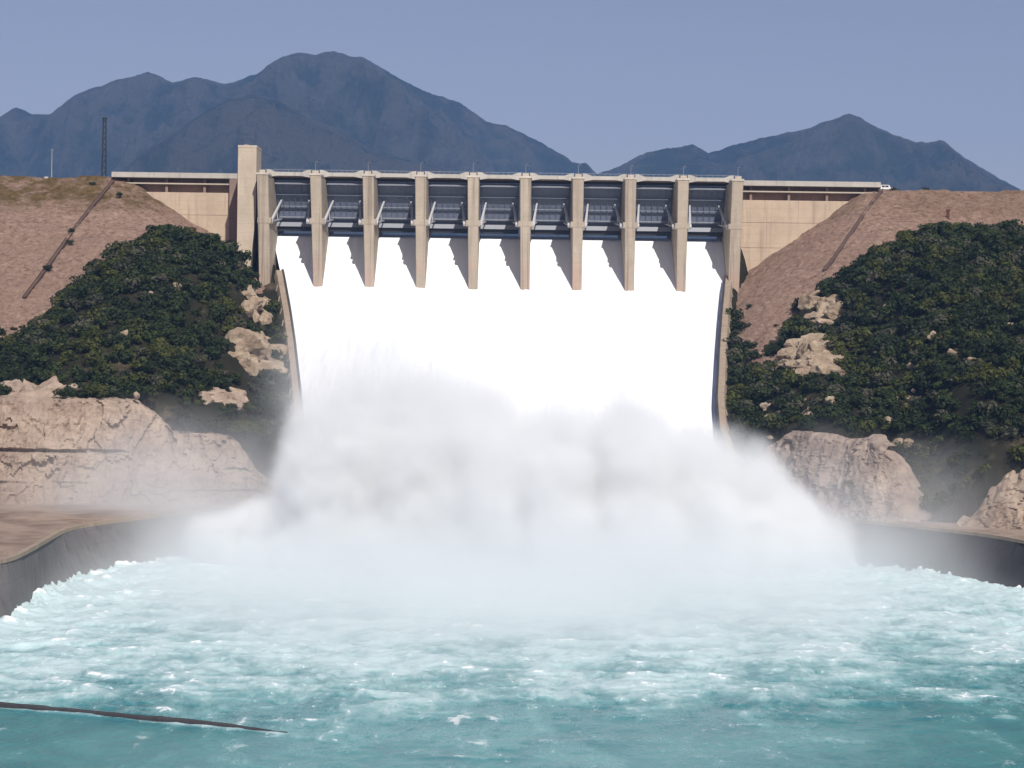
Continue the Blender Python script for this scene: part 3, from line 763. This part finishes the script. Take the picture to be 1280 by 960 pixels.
# ------------------------------------------------------------------ nine radial gates, each a thing
ORD = ['first', 'second', 'third', 'fourth', 'fifth', 'sixth', 'seventh', 'eighth', 'ninth', 'tenth']
def make_gate(i):
    a = pier_x[i] + 2.2; b = pier_x[i + 1] - 2.2
    c = (a + b) / 2; hw = (b - a) / 2
    yc, zc = 770.0, ZTR; R = 22.0
    g = empty('radial_gate', (c, 795, 100), f'dark blue grey steel radial gate, {ORD[i]} counting from the tall tower', 'gate', 'radial gates across the spillway')
    th0, th1 = math.asin(-1.0 / R), math.asin(15.6 / R)
    def arc(r, t): return (yc + r * math.cos(t), zc + r * math.sin(t))
    n = 14; ts = np.linspace(th0, th1, n)
    poly = [arc(R, t) for t in ts] + [arc(R + .35, t) for t in ts[::-1]]
    mb = MB()
    for k in range(n - 1):
        p0, p1 = arc(R, ts[k]), arc(R, ts[k + 1]); q0, q1 = arc(R + .35, ts[k]), arc(R + .35, ts[k + 1])
        mb.hexa([(a + .05, p0[0], p0[1]), (b - .05, p0[0], p0[1]), (b - .05, q0[0], q0[1]), (a + .05, q0[0], q0[1]), (a + .05, p1[0], p1[1]), (b - .05, p1[0], p1[1]), (b - .05, q1[0], q1[1]), (a + .05, q1[0], q1[1])])
    mb.build('skin_plate', M['gate'], g)
    # vertical ribs
    for k in range(7):
        x = c + (k - 3) * hw * .3
        mb = MB()
        for q in range(0, n - 1):
            p0, p1 = arc(R - .55, ts[q]), arc(R - .55, ts[q + 1]); q0, q1 = arc(R - .003, ts[q]), arc(R - .003, ts[q + 1])
            mb.hexa([(x - .09, p0[0], p0[1]), (x + .09, p0[0], p0[1]), (x + .09, q0[0], q0[1]), (x - .09, q0[0], q0[1]), (x - .09, p1[0], p1[1]), (x + .09, p1[0], p1[1]), (x + .09, q1[0], q1[1]), (x - .09, q1[0], q1[1])])
        mb.build('rib', M['gate'], g)
    # horizontal girders: top edge, middle, lower
    for h, d, t, mt, ins in ((15.2, .7, .55, 'girder', .1), (11.2, .5, .2, 'gate', .1), (7.0, .6, .25, 'girder', .8), (2.9, 1.6, .45, 'girder', 1.6)):
        tt = math.asin(h / R); y, z = arc(R - .56, tt)
        MB().box(a + ins, b - ins, y - d, y, z - t / 2, z + t / 2).build('girder', M[mt], g)
    y, z = arc(R - .56, math.asin(.1 / R))
    MB().hexa([(a + .3, y - 1.6, z - .7), (b - .3, y - 1.6, z - .7), (b - .3, y, z - .7), (a + .3, y, z - .7), (a + .3, y - .9, z + .9), (b - .3, y - .9, z + .9), (b - .3, y, z + .9), (a + .3, y, z + .9)]).build('lower_beam', M['girder'], g)
    MB().box(a + .06, b - .06, y - .5, y + .9, z - 2.3, z - .72).build('gap_shade', M['gap_dark'], g)  # added dark bar painting the shaded opening under the gate
    for s, xe in ((1, a), (-1, b)):
        hub = (xe + s * .75, yc - .6, zc)
        mb = MB(); mb.bar((xe + s * .03, yc - .6, zc), (xe + s * 1.25, yc - .6, zc), .9, 10); mb.build('trunnion', M['arm'], g)
        for h, rr in ((9.3, .62), (2.2, .4)):
            tt = math.asin(h / R); y, z = arc(R - 1.0, tt)
            mb = MB(); mb.bar(hub, (xe + s * 2.2, y, z), rr, 4, rr * .62); mb.build('arm', M['arm'], g)
        tt = math.asin(9.3 / R); y1, z1 = arc(R * .55, tt); y2, z2 = arc(R * .55, math.asin(2.2 / R))
        MB().bar((xe + s * 1.6, y1, z1), (xe + s * 1.6, y2, z2), .2, 4).build('brace', M['arm'], g)
    localise(g)
for i in range(9): make_gate(i)

# ------------------------------------------------------------------ lamp posts, masts, the van, small things on the crest
def lamp_post(x, y, z, h, label, group):
    r = empty('lamp_post', (x, y, z), label, 'lamp post', group)
    MB().bar((x, y, z), (x, y, z + h), .10, 6, .06).build('pole', M['pole'], r)
    MB().bar((x, y, z + h), (x + 1.3, y - .3, z + h + .35), .07, 5).build('bracket', M['pole'], r)
    MB().box(x + 1.0, x + 1.9, y - .5, y - .1, z + h + .25, z + h + .45).build('lamp_head', M['mast'], r)
    MB().box(x - .35, x + .35, y - .35, y + .35, z, z + .5).build('base', M['pale_concrete'], r)
    localise(r)
for i in range(1, 10):
    lamp_post(pier_x[i] * 792 / NOSE, 792, ZD, 5.6, f'slender street lamp on the deck above the {ORD[i]} pier from the tower', 'street lamps along the dam deck')
def lattice_mast():
    x, _, _ = P(130, 215, 815); z = CREST - .6; h = P(130, 148, 815)[2] - z; w = .75
    r = empty('lattice_mast', (x, 815, z), 'dark steel lattice mast standing on the embankment crest', 'mast')
    def wd(t): return w * (1 - .35 * t)
    for sx in (-1, 1):
        for sy in (-1, 1):
            MB().bar((x + sx * w, 815 + sy * w, z), (x + sx * wd(1), 815 + sy * wd(1), z + h), .17, 5).build('leg', M['mast'], r)
    n = 11
    for k in range(n):
        t0, t1 = k / n, (k + 1) / n; mb = MB()
        for s in (-1, 1):
            f = 1 if k % 2 else -1
            mb.bar((x - f * wd(t0), 815 + s * wd(t0), z + h * t0), (x + f * wd(t1), 815 + s * wd(t1), z + h * t1), .11, 4)
            mb.bar((x + s * wd(t0), 815 - f * wd(t0), z + h * t0), (x + s * wd(t1), 815 + f * wd(t1), z + h * t1), .11, 4)
        mb.build('brace', M['mast'], r)
    MB().box(x - .9, x + .9, 814.1, 815.9, z + h - .1, z + h + .2).build('top_plate', M['mast'], r)
    MB().box(x - 1.3, x + 1.3, 813.7, 816.3, z - .8, z + .15).build('footing', M['pale_concrete'], r)
    localise(r)
lattice_mast()
def pole(px, py0, py1, label, rad):
    x, _, z1 = P(px, py0, 816); z = CREST - .8
    r = empty('utility_pole', (x, 816, z), label, 'pole')
    MB().bar((x, 816, z), (x, 816, z1), rad, 6, rad * .6).build('shaft', M['pole'], r)
    MB().bar((x - .8, 816, z1 - .5), (x + .8, 816, z1 - .5), .06, 4).build('crossarm', M['pole'], r)
    localise(r)
pole(65, 186, 215, 'thin grey utility pole on the grassy embankment crest', .2)

m = NT('white_paint'); M['white'] = m.fin((.78, .78, .77), .35, .5)
m = NT('dark_glass'); M['glass'] = m.fin((.02, .025, .03), .1, .6)
m = NT('tyre_rubber'); M['tyre'] = m.fin((.02, .02, .02), .9, .2)
def van():
    x, y, _ = P(1108, 230, 818); z = CREST + .15
    r = empty('parked_van', (x, y, z), 'small white van parked on the embankment crest at the end of the wing wall', 'van')
    MB().hexa([(x - 2.4, y - .9, z + .45), (x + 2.4, y - .9, z + .45), (x + 2.4, y + .9, z + .45), (x - 2.4, y + .9, z + .45), (x - 2.3, y - .85, z + 1.2), (x + 2.35, y - .85, z + 1.2), (x + 2.35, y + .85, z + 1.2), (x - 2.3, y + .85, z + 1.2)]).build('body', M['white'], r, .08)
    MB().hexa([(x - 2.25, y - .85, z + 1.203), (x + 1.5, y - .85, z + 1.203), (x + 1.5, y + .85, z + 1.203), (x - 2.25, y + .85, z + 1.203), (x - 2.15, y - .75, z + 2.15), (x + .9, y - .75, z + 2.15), (x + .9, y + .75, z + 2.15), (x - 2.15, y + .75, z + 2.15)]).build('cabin', M['white'], r, .08)
    for a, b in ((-1.9, -.7), (-.55, .75)):
        MB().hexa([(x + a, y - .87, z + 1.3), (x + b, y - .87, z + 1.3), (x + b, y - .8, z + 1.3), (x + a, y - .8, z + 1.3), (x + a, y - .8, z + 1.95), (x + b - .1, y - .8, z + 1.95), (x + b - .1, y - .74, z + 1.95), (x + a, y - .74, z + 1.95)]).build('window', M['glass'], r)
    for wx in (-1.5, 1.5):
        for s in (-1, 1):
            w = MB().bar((x + wx, y + s * .92, z + .38), (x + wx, y + s * .68, z + .38), .38, 12).build('wheel', M['tyre'], r)
            MB().bar((x + wx, y + s * .93, z + .38), (x + wx, y + s * .9, z + .38), .2, 8).build('rim', M['pole'], w)
    localise(r)
van()
# low marker blocks on the crest
for px, lab in ((20, 'white concrete marker block on the embankment crest, far from the mast'), (58, 'white concrete marker block on the embankment crest, near the thin pole')):
    x, y, z = P(px, 214, 813); z = CREST - .7
    o = MB().hexa([(x - .9, y - .6, z - .6), (x + .9, y - .6, z - .6), (x + .9, y + .6, z - .6), (x - .9, y + .6, z - .6), (x - .7, y - .45, z + 1.5), (x + .7, y - .45, z + 1.5), (x + .7, y + .45, z + 1.5), (x - .7, y + .45, z + 1.5)]).build('marker_block', M['deck'], None, .08)
    tag(o, lab, 'marker')
h_ = hit(1185, 276, emb_r, 700, 812)
if h_:
    x, y, z = h_
    r = empty('marker_post', (x, y, z), 'short rusty marker post on the rockfill slope above the scrub', 'post')
    m = NT('rust'); M['rust'] = m.fin((.12, .045, .03), .9, .2)
    MB().box(x - .45, x + .45, y - .45, y + .45, z - .8, z + 3.6).build('shaft', M['rust'], r, .05)
    MB().box(x - .75, x + .75, y - .6, y + .6, z + 3.603, z + 4.1).build('cap', M['rust'], r, .05)
    localise(r)

# stepped drain channels running down the rockfill
def drain(pxs, fun, label):
    pts = [hit(px, py, fun, 690, 816) for px, py in pxs]; pts = [p for p in pts if p]
    C = resample(pts, 60); C[:, 2] = fun(C[:, 0], C[:, 1])
    t = np.gradient(C[:, :2], axis=0); t /= np.linalg.norm(t, axis=1)[:, None]; nr = np.stack([-t[:, 1], t[:, 0]], 1)
    prof = [(-.65, -.9), (-.6, .35), (-.45, .35), (-.4, .0), (.4, .0), (.45, .35), (.6, .35), (.65, -.9)]
    C[:, 2] += .45
    S = np.stack([np.concatenate([C[:, :2] + nr * a, (C[:, 2] + b)[:, None]], 1) for a, b in prof], 1)
    o = sheet('drain_channel', S[:, :, 0], S[:, :, 1], S[:, :, 2], M['drain'], smooth=False)
    tag(o, label, 'drain')
drain([(143, 226), (118, 256), (90, 292), (60, 334), (30, 374)], emb_l, 'long dark drain channel slanting down the rockfill beside the mast')
drain([(1102, 240), (1085, 262), (1066, 290), (1044, 322), (1030, 340)], emb_r, 'long dark drain channel slanting down the rockfill below the white van')

# ------------------------------------------------------------------ rock outcrops on the hills
def icos(sub):
    import bmesh
    bm = bmesh.new(); bmesh.ops.create_icosphere(bm, subdivisions=sub, radius=1.0)
    V = np.array([v.co[:] for v in bm.verts]); Fc = np.array([[v.index for v in f.verts] for f in bm.faces]); bm.free()
    return V, Fc
IV5, IF5 = icos(5); IV4, IF4 = icos(3); IV3, IF3 = icos(3); IV2, IF2 = icos(2)
def boulder(pos, r, seed, V0=IV4):
    R = np.random.default_rng(seed); p = V0 * 1.0
    # knock planar faces off a ball, then roughen it
    N = R.normal(size=(22, 3)); N /= np.linalg.norm(N, axis=1)[:, None]
    for k in range(22):
        h = R.uniform(.52, .86); dd = p @ N[k] - h
        p = p - np.maximum(dd, 0)[:, None] * N[k]
    s = seed * 3.7
    p = p * (1 + .16 * fbm(p[:, 0] * 2.2 + s, p[:, 1] * 2.2, p[:, 2] * 2.2, oct=4, seed=seed) + .14 * np.round(vn(p[:, 0] * 4 + s, p[:, 1] * 4, p[:, 2] * 4, seed=seed) * 2) / 2)[:, None]
    return p * 1.25 * np.array(r) + np.array(pos)
BARE = []       # pixel ellipses kept clear of bushes: (px, py, rx, ry)
def outcrop(px, py, wpx, hpx, fun, label, mat, seed, depth=5.0):
    h = hit(px, py, fun, 575, 790)
    if h is None: return
    R = random.Random(seed); n = max(6, int(wpx * hpx / 190))
    o = bpy.data.objects.new('rock_outcrop', None); o.location = h; link(o)
    for k in range(n):
        a_, q_ = R.uniform(0, 6.28), math.sqrt(R.random()) * .78
        hh = hit(px + q_ * math.cos(a_) * wpx / 2, py + q_ * math.sin(a_) * hpx / 2, fun, 575, 790)
        if hh is None: continue
        x, y, z = hh; sc_ = y / F; rr = R.uniform(.20, .42) * (wpx + hpx) / 2 * sc_ * .62
        V = boulder((x - h[0], y + rr * .35 - h[1], z - rr * .15 - h[2]), (rr * R.uniform(.9, 1.6), rr * .9, rr * R.uniform(.6, 1.15)), seed * 31 + k)
        obj('block', mesh_np('block', V, IF4, False), M[mat], o)
    tag(o, label, 'rock outcrop'); BARE.append((px, py, wpx * .52, hpx * .55))
outcrop(314, 381, 52, 46, hill_l, 'tan rock outcrop among the scrub high beside the chute wall', 'outcrop', 3)
outcrop(316, 441, 84, 54, hill_l, 'broad tan rock face low beside the chute wall below a band of scrub', 'outcrop', 5)
outcrop(282, 497, 84, 32, hill_l, 'low pinkish rock ledge in the scrub above the benched cliff', 'cliff', 7)
outcrop(340, 500, 22, 18, hill_l, 'small pinkish rock in the scrub against the chute wall', 'cliff', 9, 3)
outcrop(45, 488, 104, 26, hill_l, 'flat-topped pinkish rock ledge on top of the benched cliff', 'cliff', 11, 6)
outcrop(1015, 450, 92, 62, hill_r, 'large tan rock face in the scrub below the rockfill', 'outcrop', 13)
outcrop(1030, 388, 66, 48, hill_r, 'broken pale rock patch in the scrub near the hill crest', 'outcrop', 15, 4)
outcrop(1135, 502, 34, 16, hill_r, 'small pale rock showing in the middle of the scrub', 'outcrop', 17, 3)
outcrop(965, 515, 44, 26, hill_r, 'reddish rock patch above the grey cliff by the chute', 'cliff', 19, 3)
outcrop(1008, 510, 26, 30, hill_r, 'pale upright rock slab above the grey cliff', 'outcrop', 21, 3)
outcrop(1122, 560, 42, 24, hill_r, 'yellowish rock ledge above the terrace in the scrub', 'outcrop', 23, 3)
# loose boulders scattered on the hills, each a thing
def small_rocks(fun, n, x0, x1, grp, lab, seed):
    R = random.Random(seed); k = 0
    while k < n:
        x = R.uniform(x0, x1); y = R.uniform(600, 712); z = float(fun(np.array(x), np.array(y)))
        if z < 12: continue
        r = R.uniform(.6, 1.5)
        V = boulder((x, y, z + r * .9), (r * R.uniform(1, 1.7), r, r * R.uniform(.8, 1.2)), seed + k, IV3)
        o = obj('boulder', mesh_np('boulder', V, IF3, False), M['outcrop' if R.random() < .6 else 'cliff'])
        tag(o, lab, 'boulder', grp); k += 1
small_rocks(hill_l, 22, -190, -80, 'loose boulders in the scrub beside the tower', 'pale loose boulder showing through the scrub on the hill beside the tower', 400)
small_rocks(hill_r, 36, 74, 200, 'loose boulders in the scrub across from the tower', 'pale loose boulder showing through the scrub on the hill across from the tower', 500)

# ------------------------------------------------------------------ scrub
def crown_mesh(seed, nleaf, big=1.0):
    R = np.random.default_rng(seed)
    nl = R.integers(5, 9); lob = []
    for k in range(nl):
        a = R.uniform(0, 2 * math.pi); rr = R.uniform(0, .62)
        lob.append((rr * math.cos(a), rr * math.sin(a), R.uniform(.35, .85), R.uniform(.32, .52)))
    lob = np.array(lob)
    i = R.integers(0, nl, nleaf)
    d = R.normal(size=(nleaf, 3)); d /= np.linalg.norm(d, axis=1)[:, None]
    rad = lob[i, 3] * R.uniform(.55, 1.08, nleaf) ** .7
    c = lob[i, :3] + d * rad[:, None] * np.array([1, 1, .82])
    c[:, 2] = np.maximum(c[:, 2], .05)
    nrm = d + .45 * R.normal(size=(nleaf, 3)) + np.array([0, 0, .25]); nrm /= np.linalg.norm(nrm, axis=1)[:, None]
    u = np.cross(nrm, R.normal(size=(nleaf, 3))); u /= np.linalg.norm(u, axis=1)[:, None]; w = np.cross(nrm, u)
    s = big * R.uniform(.055, .135, nleaf)[:, None]
    V = np.stack([c - u * s * 1.3, c + w * s * .7 - u * s * .1, c + u * s * 1.3 + nrm * s * .3, c - w * s * .7 + u * s * .1], 1).reshape(-1, 3)
    Fc = np.arange(nleaf * 4).reshape(-1, 4)
    return V, Fc
def trunk_mesh(seed):
    R = random.Random(seed); mb = MB()
    mb.bar((0, 0, -.15), (.02, .03, .3), .05, 5, .035)
    for k in range(4):
        a = R.uniform(0, 6.28); mb.bar((.02, .03, .27), (.35 * math.cos(a), .35 * math.sin(a), R.uniform(.5, .8)), .03, 4, .012)
    me = bpy.data.meshes.new('trunk'); me.from_pydata(mb.v, [], mb.f); me.materials.append(M['bark']); return me
NV = 7
CV = [crown_mesh(900 + k, 340) for k in range(NV)]
CM = {}
for k in range(NV):
    for q in range(3):
        me = mesh_np('crown', CV[k][0], CV[k][1]); me.materials.append(FOL[q]); CM[k, q] = me
TM = [trunk_mesh(40 + k) for k in range(3)]
KIND = ['dark green', 'olive green', 'grey green']
def proj(x, y, z):
    a, b = x / y * F, (CAMZ - z) / y * F
    return 640 + a * CR - b * SR, HOR + a * SR + b * CR
def scatter(fun, emb, x0, x1, n, seed, dens):
    R = np.random.default_rng(seed)
    x = R.uniform(x0, x1, n); y = R.uniform(545, 735, n)
    z = fun(x, y)
    keep = (z > 12.4) & (z > emb(x, y) - R.exponential(1.3, n)) 
    keep &= (y > (base_l(x) + 13 if x0 < 0 else base_r(x) + off_r(x)))
    keep &= np.where(x < 0, xl(y) - x > 4.6, x - xr(y) > 4.6)
    keep &= (fbm(x / 14, y / 14, oct=3, seed=seed + 1) > dens)
    z = np.maximum(z, emb(x, y) - .3)
    x, y, z = x[keep], y[keep], z[keep]
    px, py = proj(x, y, z + 1.0)
    ok = np.ones(len(x), bool)
    for (a, b, c, d) in BARE: ok &= ((px - a) / c) ** 2 + ((py - b) / d) ** 2 > .62 + .5 * fbm(px / 9, py / 9, oct=2, seed=4)
    ok &= (px > -60) & (px < 1340)
    return x[ok], y[ok], z[ok], R
ALL = []
for fun, emb, x0, x1, n, seed, dens, side in ((hill_l, emb_l, -210, -58, 4700, 11, -.62, 0), (hill_r, emb_r, 58, 215, 5300, 22, -.60, 1)):
    x, y, z, R = scatter(fun, emb, x0, x1, n, seed, dens)
    s = np.exp(R.normal(.80, .44, len(x))); s = np.clip(s, .9, 4.3)
    kind = np.where(fbm(x / 18, y / 18, oct=3, seed=seed + 9) + R.normal(0, .28, len(x)) > .22, 1, 0); kind = np.where(R.random(len(x)) < .13, 2, kind)
    for a in zip(x, y, z, s, kind, R.random(len(x)) * 6.28, R.integers(0, NV, len(x)), R.uniform(.75, 1.15, len(x))): ALL.append(a + (side,))
ALL.sort(key=lambda t: -t[3] / t[1] * (1.0 if t[1] < 700 else .7))
def spread_top(lst, n):        # the largest ones, on both hills
    a = [t for t in lst if t[8] == 0][:n // 2]; b = [t for t in lst if t[8] == 1][:n - n // 2]
    return a + b
TOP = spread_top(ALL, 290); tset = set(map(id, TOP)); REST = [t for t in ALL if id(t) not in tset]
SIDE = ['on the hill beside the tall tower', 'on the hill across from the tall tower']
for (x, y, z, s, kd, rot, v, hz, side) in TOP:
    r = bpy.data.objects.new('scrub_tree', None); r.location = (x, y, z - .1); r.rotation_euler = (0, 0, rot); r.scale = (s, s, s * hz); r.empty_display_size = .5
    link(r); tag(r, f'{KIND[kd]} bushy scrub tree {SIDE[side]}', 'tree', f'{KIND[kd]} scrub trees {SIDE[side]}')
    link(bpy.data.objects.new('crown', CM[v, kd]), r); link(bpy.data.objects.new('trunk', TM[v % 3]), r)
CR_ = [crown_mesh(950 + k, 190, 1.3) for k in range(NV)]
def stuff(items, name, label, fol):
    Vs = []
    for (x, y, z, s, kd, rot, v, hz, side) in items:
        V = CR_[v][0]; c, q = math.cos(rot), math.sin(rot)
        Vs.append(np.stack([(V[:, 0] * c - V[:, 1] * q) * s + x, (V[:, 0] * q + V[:, 1] * c) * s + y, V[:, 2] * s * hz + z - .1], 1))
    V = np.concatenate(Vs); o = obj(name, mesh_np(name, V, np.arange(len(V)).reshape(-1, 4)), fol)
    tag(o, label, 'scrub', kind='stuff')
for side in (0, 1):
    for kd in range(3):
        it = [t for t in REST if t[8] == side and t[4] == kd]
        if it: stuff(it, 'scrub', f'dense {KIND[kd]} scrub thicket {SIDE[side]}', FOL[kd])
# a few lone bushes on the rockfill and the crest
for px, py, s, fun, lab in ((90, 291, 1.5, emb_l, 'small dark bush beside the drain channel high on the rockfill'), (88, 305, 1.4, emb_l, 'small dark bush on the rockfill just below the drain bend'), (60, 338, 1.7, emb_l, 'small dark bush at the foot of the drain channel'),
        (116, 232, 1.3, emb_l, 'small dark bush in the dry grass by the mast'), (150, 246, 1.5, emb_l, 'small dark bush on the rockfill beside the wing wall of the tower'), (1096, 232, 2.0, emb_r, 'dark bush beside the white van'), (1120, 232, 1.7, emb_r, 'dark bush behind the white van'),
        (1160, 233, 1.8, emb_r, 'lone dark bush on the crest of the rockfill'), (1054, 247, 1.6, emb_r, 'dark bush at the top of the wing wall end'), (936, 385, 1.4, emb_r, 'small dark bush on the rockfill beside the chute wall'), (10, 495, 2.6, hill_l, 'green bush on the benched cliff top at the frame edge'), (78, 497, 2.3, hill_l, 'green bush at the foot of the flat-topped rock ledge')):
    h = hit(px, py, fun, 575, 817)
    if h is None: h = P(px, 0, 816)[:2] + (CREST - .4,)
    r = bpy.data.objects.new('bush', None); r.location = (h[0], h[1] - (.6 if fun is not hill_l else 3.0), h[2] - .1); r.scale = (s * 1.3, s, s); link(r); tag(r, lab, 'bush')
    link(bpy.data.objects.new('crown', CM[int(px) % NV, 0]), r); link(bpy.data.objects.new('trunk', TM[0]), r)

# ------------------------------------------------------------------ spray cloud over the plunge
def volume_mat(name, blobs, dens, soft, color, aniso, warp1, warp2, fade=None):
    m = NT(name); m.t.nodes.remove(m.b)
    tc = m.n('ShaderNodeTexCoord').outputs['Object']
    def nz(scale, detail, off):
        mp = m.n('ShaderNodeMapping'); mp.inputs['Location'].default_value = off; m.l(tc, mp.inputs[0])
        nd = m.n('ShaderNodeTexNoise'); nd.inputs['Scale'].default_value = scale; nd.inputs['Detail'].default_value = detail
        m.l(mp.outputs[0], nd.inputs['Vector']); return nd.outputs['Color'], nd.outputs['Fac']
    def vm(op, a, b=None, c=None):
        nd = m.n('ShaderNodeVectorMath', operation=op)
        for k, q in enumerate((a, b, c)):
            if q is None: continue
            if isinstance(q, tuple): nd.inputs[k].default_value = q
            else: m.l(q, nd.inputs[k])
        return nd.outputs['Value'] if op == 'LENGTH' else nd.outputs[0]
    n1, _ = nz(.028, 2, (0, 0, 0)); n2, f2 = nz(.095, 3, (31, 7, 3))
    p = vm('MULTIPLY_ADD', vm('SUBTRACT', n1, (.5, .5, .5)), (warp1,) * 3, tc)
    if warp2: p = vm('MULTIPLY_ADD', vm('SUBTRACT', n2, (.5, .5, .5)), (warp2,) * 3, p)
    mn = None
    for (cx, cy, cz, rx, ry, rz) in blobs:
        L = vm('LENGTH', vm('MULTIPLY_ADD', p, (1 / rx, 1 / ry, 1 / rz), (-cx / rx, -cy / ry, -cz / rz)))
        mn = L if mn is None else m.math('SMOOTH_MIN', mn, L, c=.12)
    d = m.mr(mn, 1.0, 1.0 - soft, 0, 1, True)
    d = m.math('MULTIPLY', m.math('MULTIPLY', d, d) if warp2 else d, m.mr(f2, .25, .7, .75, 1.25) if warp2 else 1.0)
    vs = m.n('ShaderNodeVolumePrincipled')
    vs.inputs['Color'].default_value = (*color, 1); vs.inputs['Anisotropy'].default_value = aniso
    vs.inputs['Density Attribute'].default_value = ''
    m.l(m.math('MULTIPLY', d, dens), vs.inputs['Density'])
    m.l(vs.outputs[0], m.out.inputs['Volume'])
    for nd in list(m.t.nodes):
        if nd.bl_idname == 'ShaderNodeNewGeometry': m.t.nodes.remove(nd)
    return m.m
def hull(name, blobs, grow, centre, mat, zmin, V0=IV5, F0=IF5):
    c = np.array(centre, float); best = np.zeros(len(V0))
    for (cx, cy, cz, rx, ry, rz) in blobs:
        r = np.array([rx, ry, rz]) + grow; o = (c - np.array([cx, cy, cz])) / r; d = V0 / r
        A = (d * d).sum(1); B = 2 * (d * o).sum(1); C = (o * o).sum() - 1
        disc = B * B - 4 * A * C
        t = np.where(disc > 0, (-B + np.sqrt(np.maximum(disc, 0))) / (2 * A), 0)
        best = np.maximum(best, t)
    V = c + V0 * np.maximum(best, 6)[:, None]; V[:, 2] = np.maximum(V[:, 2], zmin)
    return obj(name, mesh_np(name, V, F0, True), mat)
BL = [(-22, 553, 4, 29, 52, 58), (-35, 556, 2, 22, 48, 54), (-8, 550, 2, 27, 54, 57), (10, 549, 2, 26, 54, 50), (28, 552, 2, 26, 50, 53), (46, 556, 0, 25, 46, 45), (61, 560, 0, 24, 42, 34),
      (74, 562, 0, 22, 40, 24), (-46, 558, 4, 23, 46, 42), (-52, 560, 0, 21, 44, 33), (-64, 562, 0, 22, 40, 22)]
cl = hull('spray_cloud', BL, 9.0, (0, 552, 4), volume_mat('dense_spray', BL, .44, .56, (.957, .973, .988), -.18, 24, 15), -1.0)
tag(cl, 'dense billowing white spray cloud over the foot of the chute', 'spray', kind='stuff')
BT = [(-92, 578, 6, 62, 46, 38), (-34, 566, 30, 40, 28, 50), (102, 578, 6, 58, 48, 34), (0, 484, -2, 128, 152, 22), (0, 516, -2, 112, 96, 27), (-78, 552, 0, 40, 56, 26), (96, 556, 0, 40, 56, 26)]
vl = hull('mist_veil', BT, 5.0, (0, 552, 4), volume_mat('thin_mist', BT, .046, .95, (.945, .962, .98), -.1, 26, 0), -1.2)
tag(vl, 'thin drifting mist round the spray cloud and over the foaming water', 'mist', kind='stuff')

# ------------------------------------------------------------------ haze over the valley
hz = MB().box(-6500, 6500, -500, 14000, -7.0, 1500).build('haze', None)
m = NT('haze'); m.t.nodes.remove(m.b)
v = m.n('ShaderNodeVolumePrincipled'); v.inputs['Color'].default_value = (.30, .54, 1.0, 1); v.inputs['Density'].default_value = .000056; v.inputs['Anisotropy'].default_value = 0.0
v.inputs['Density Attribute'].default_value = ''
m.l(v.outputs[0], m.out.inputs['Volume']); hz.data.materials.append(m.m)
tag(hz, 'thin blue haze filling the valley up to the mountains', 'haze', kind='stuff')
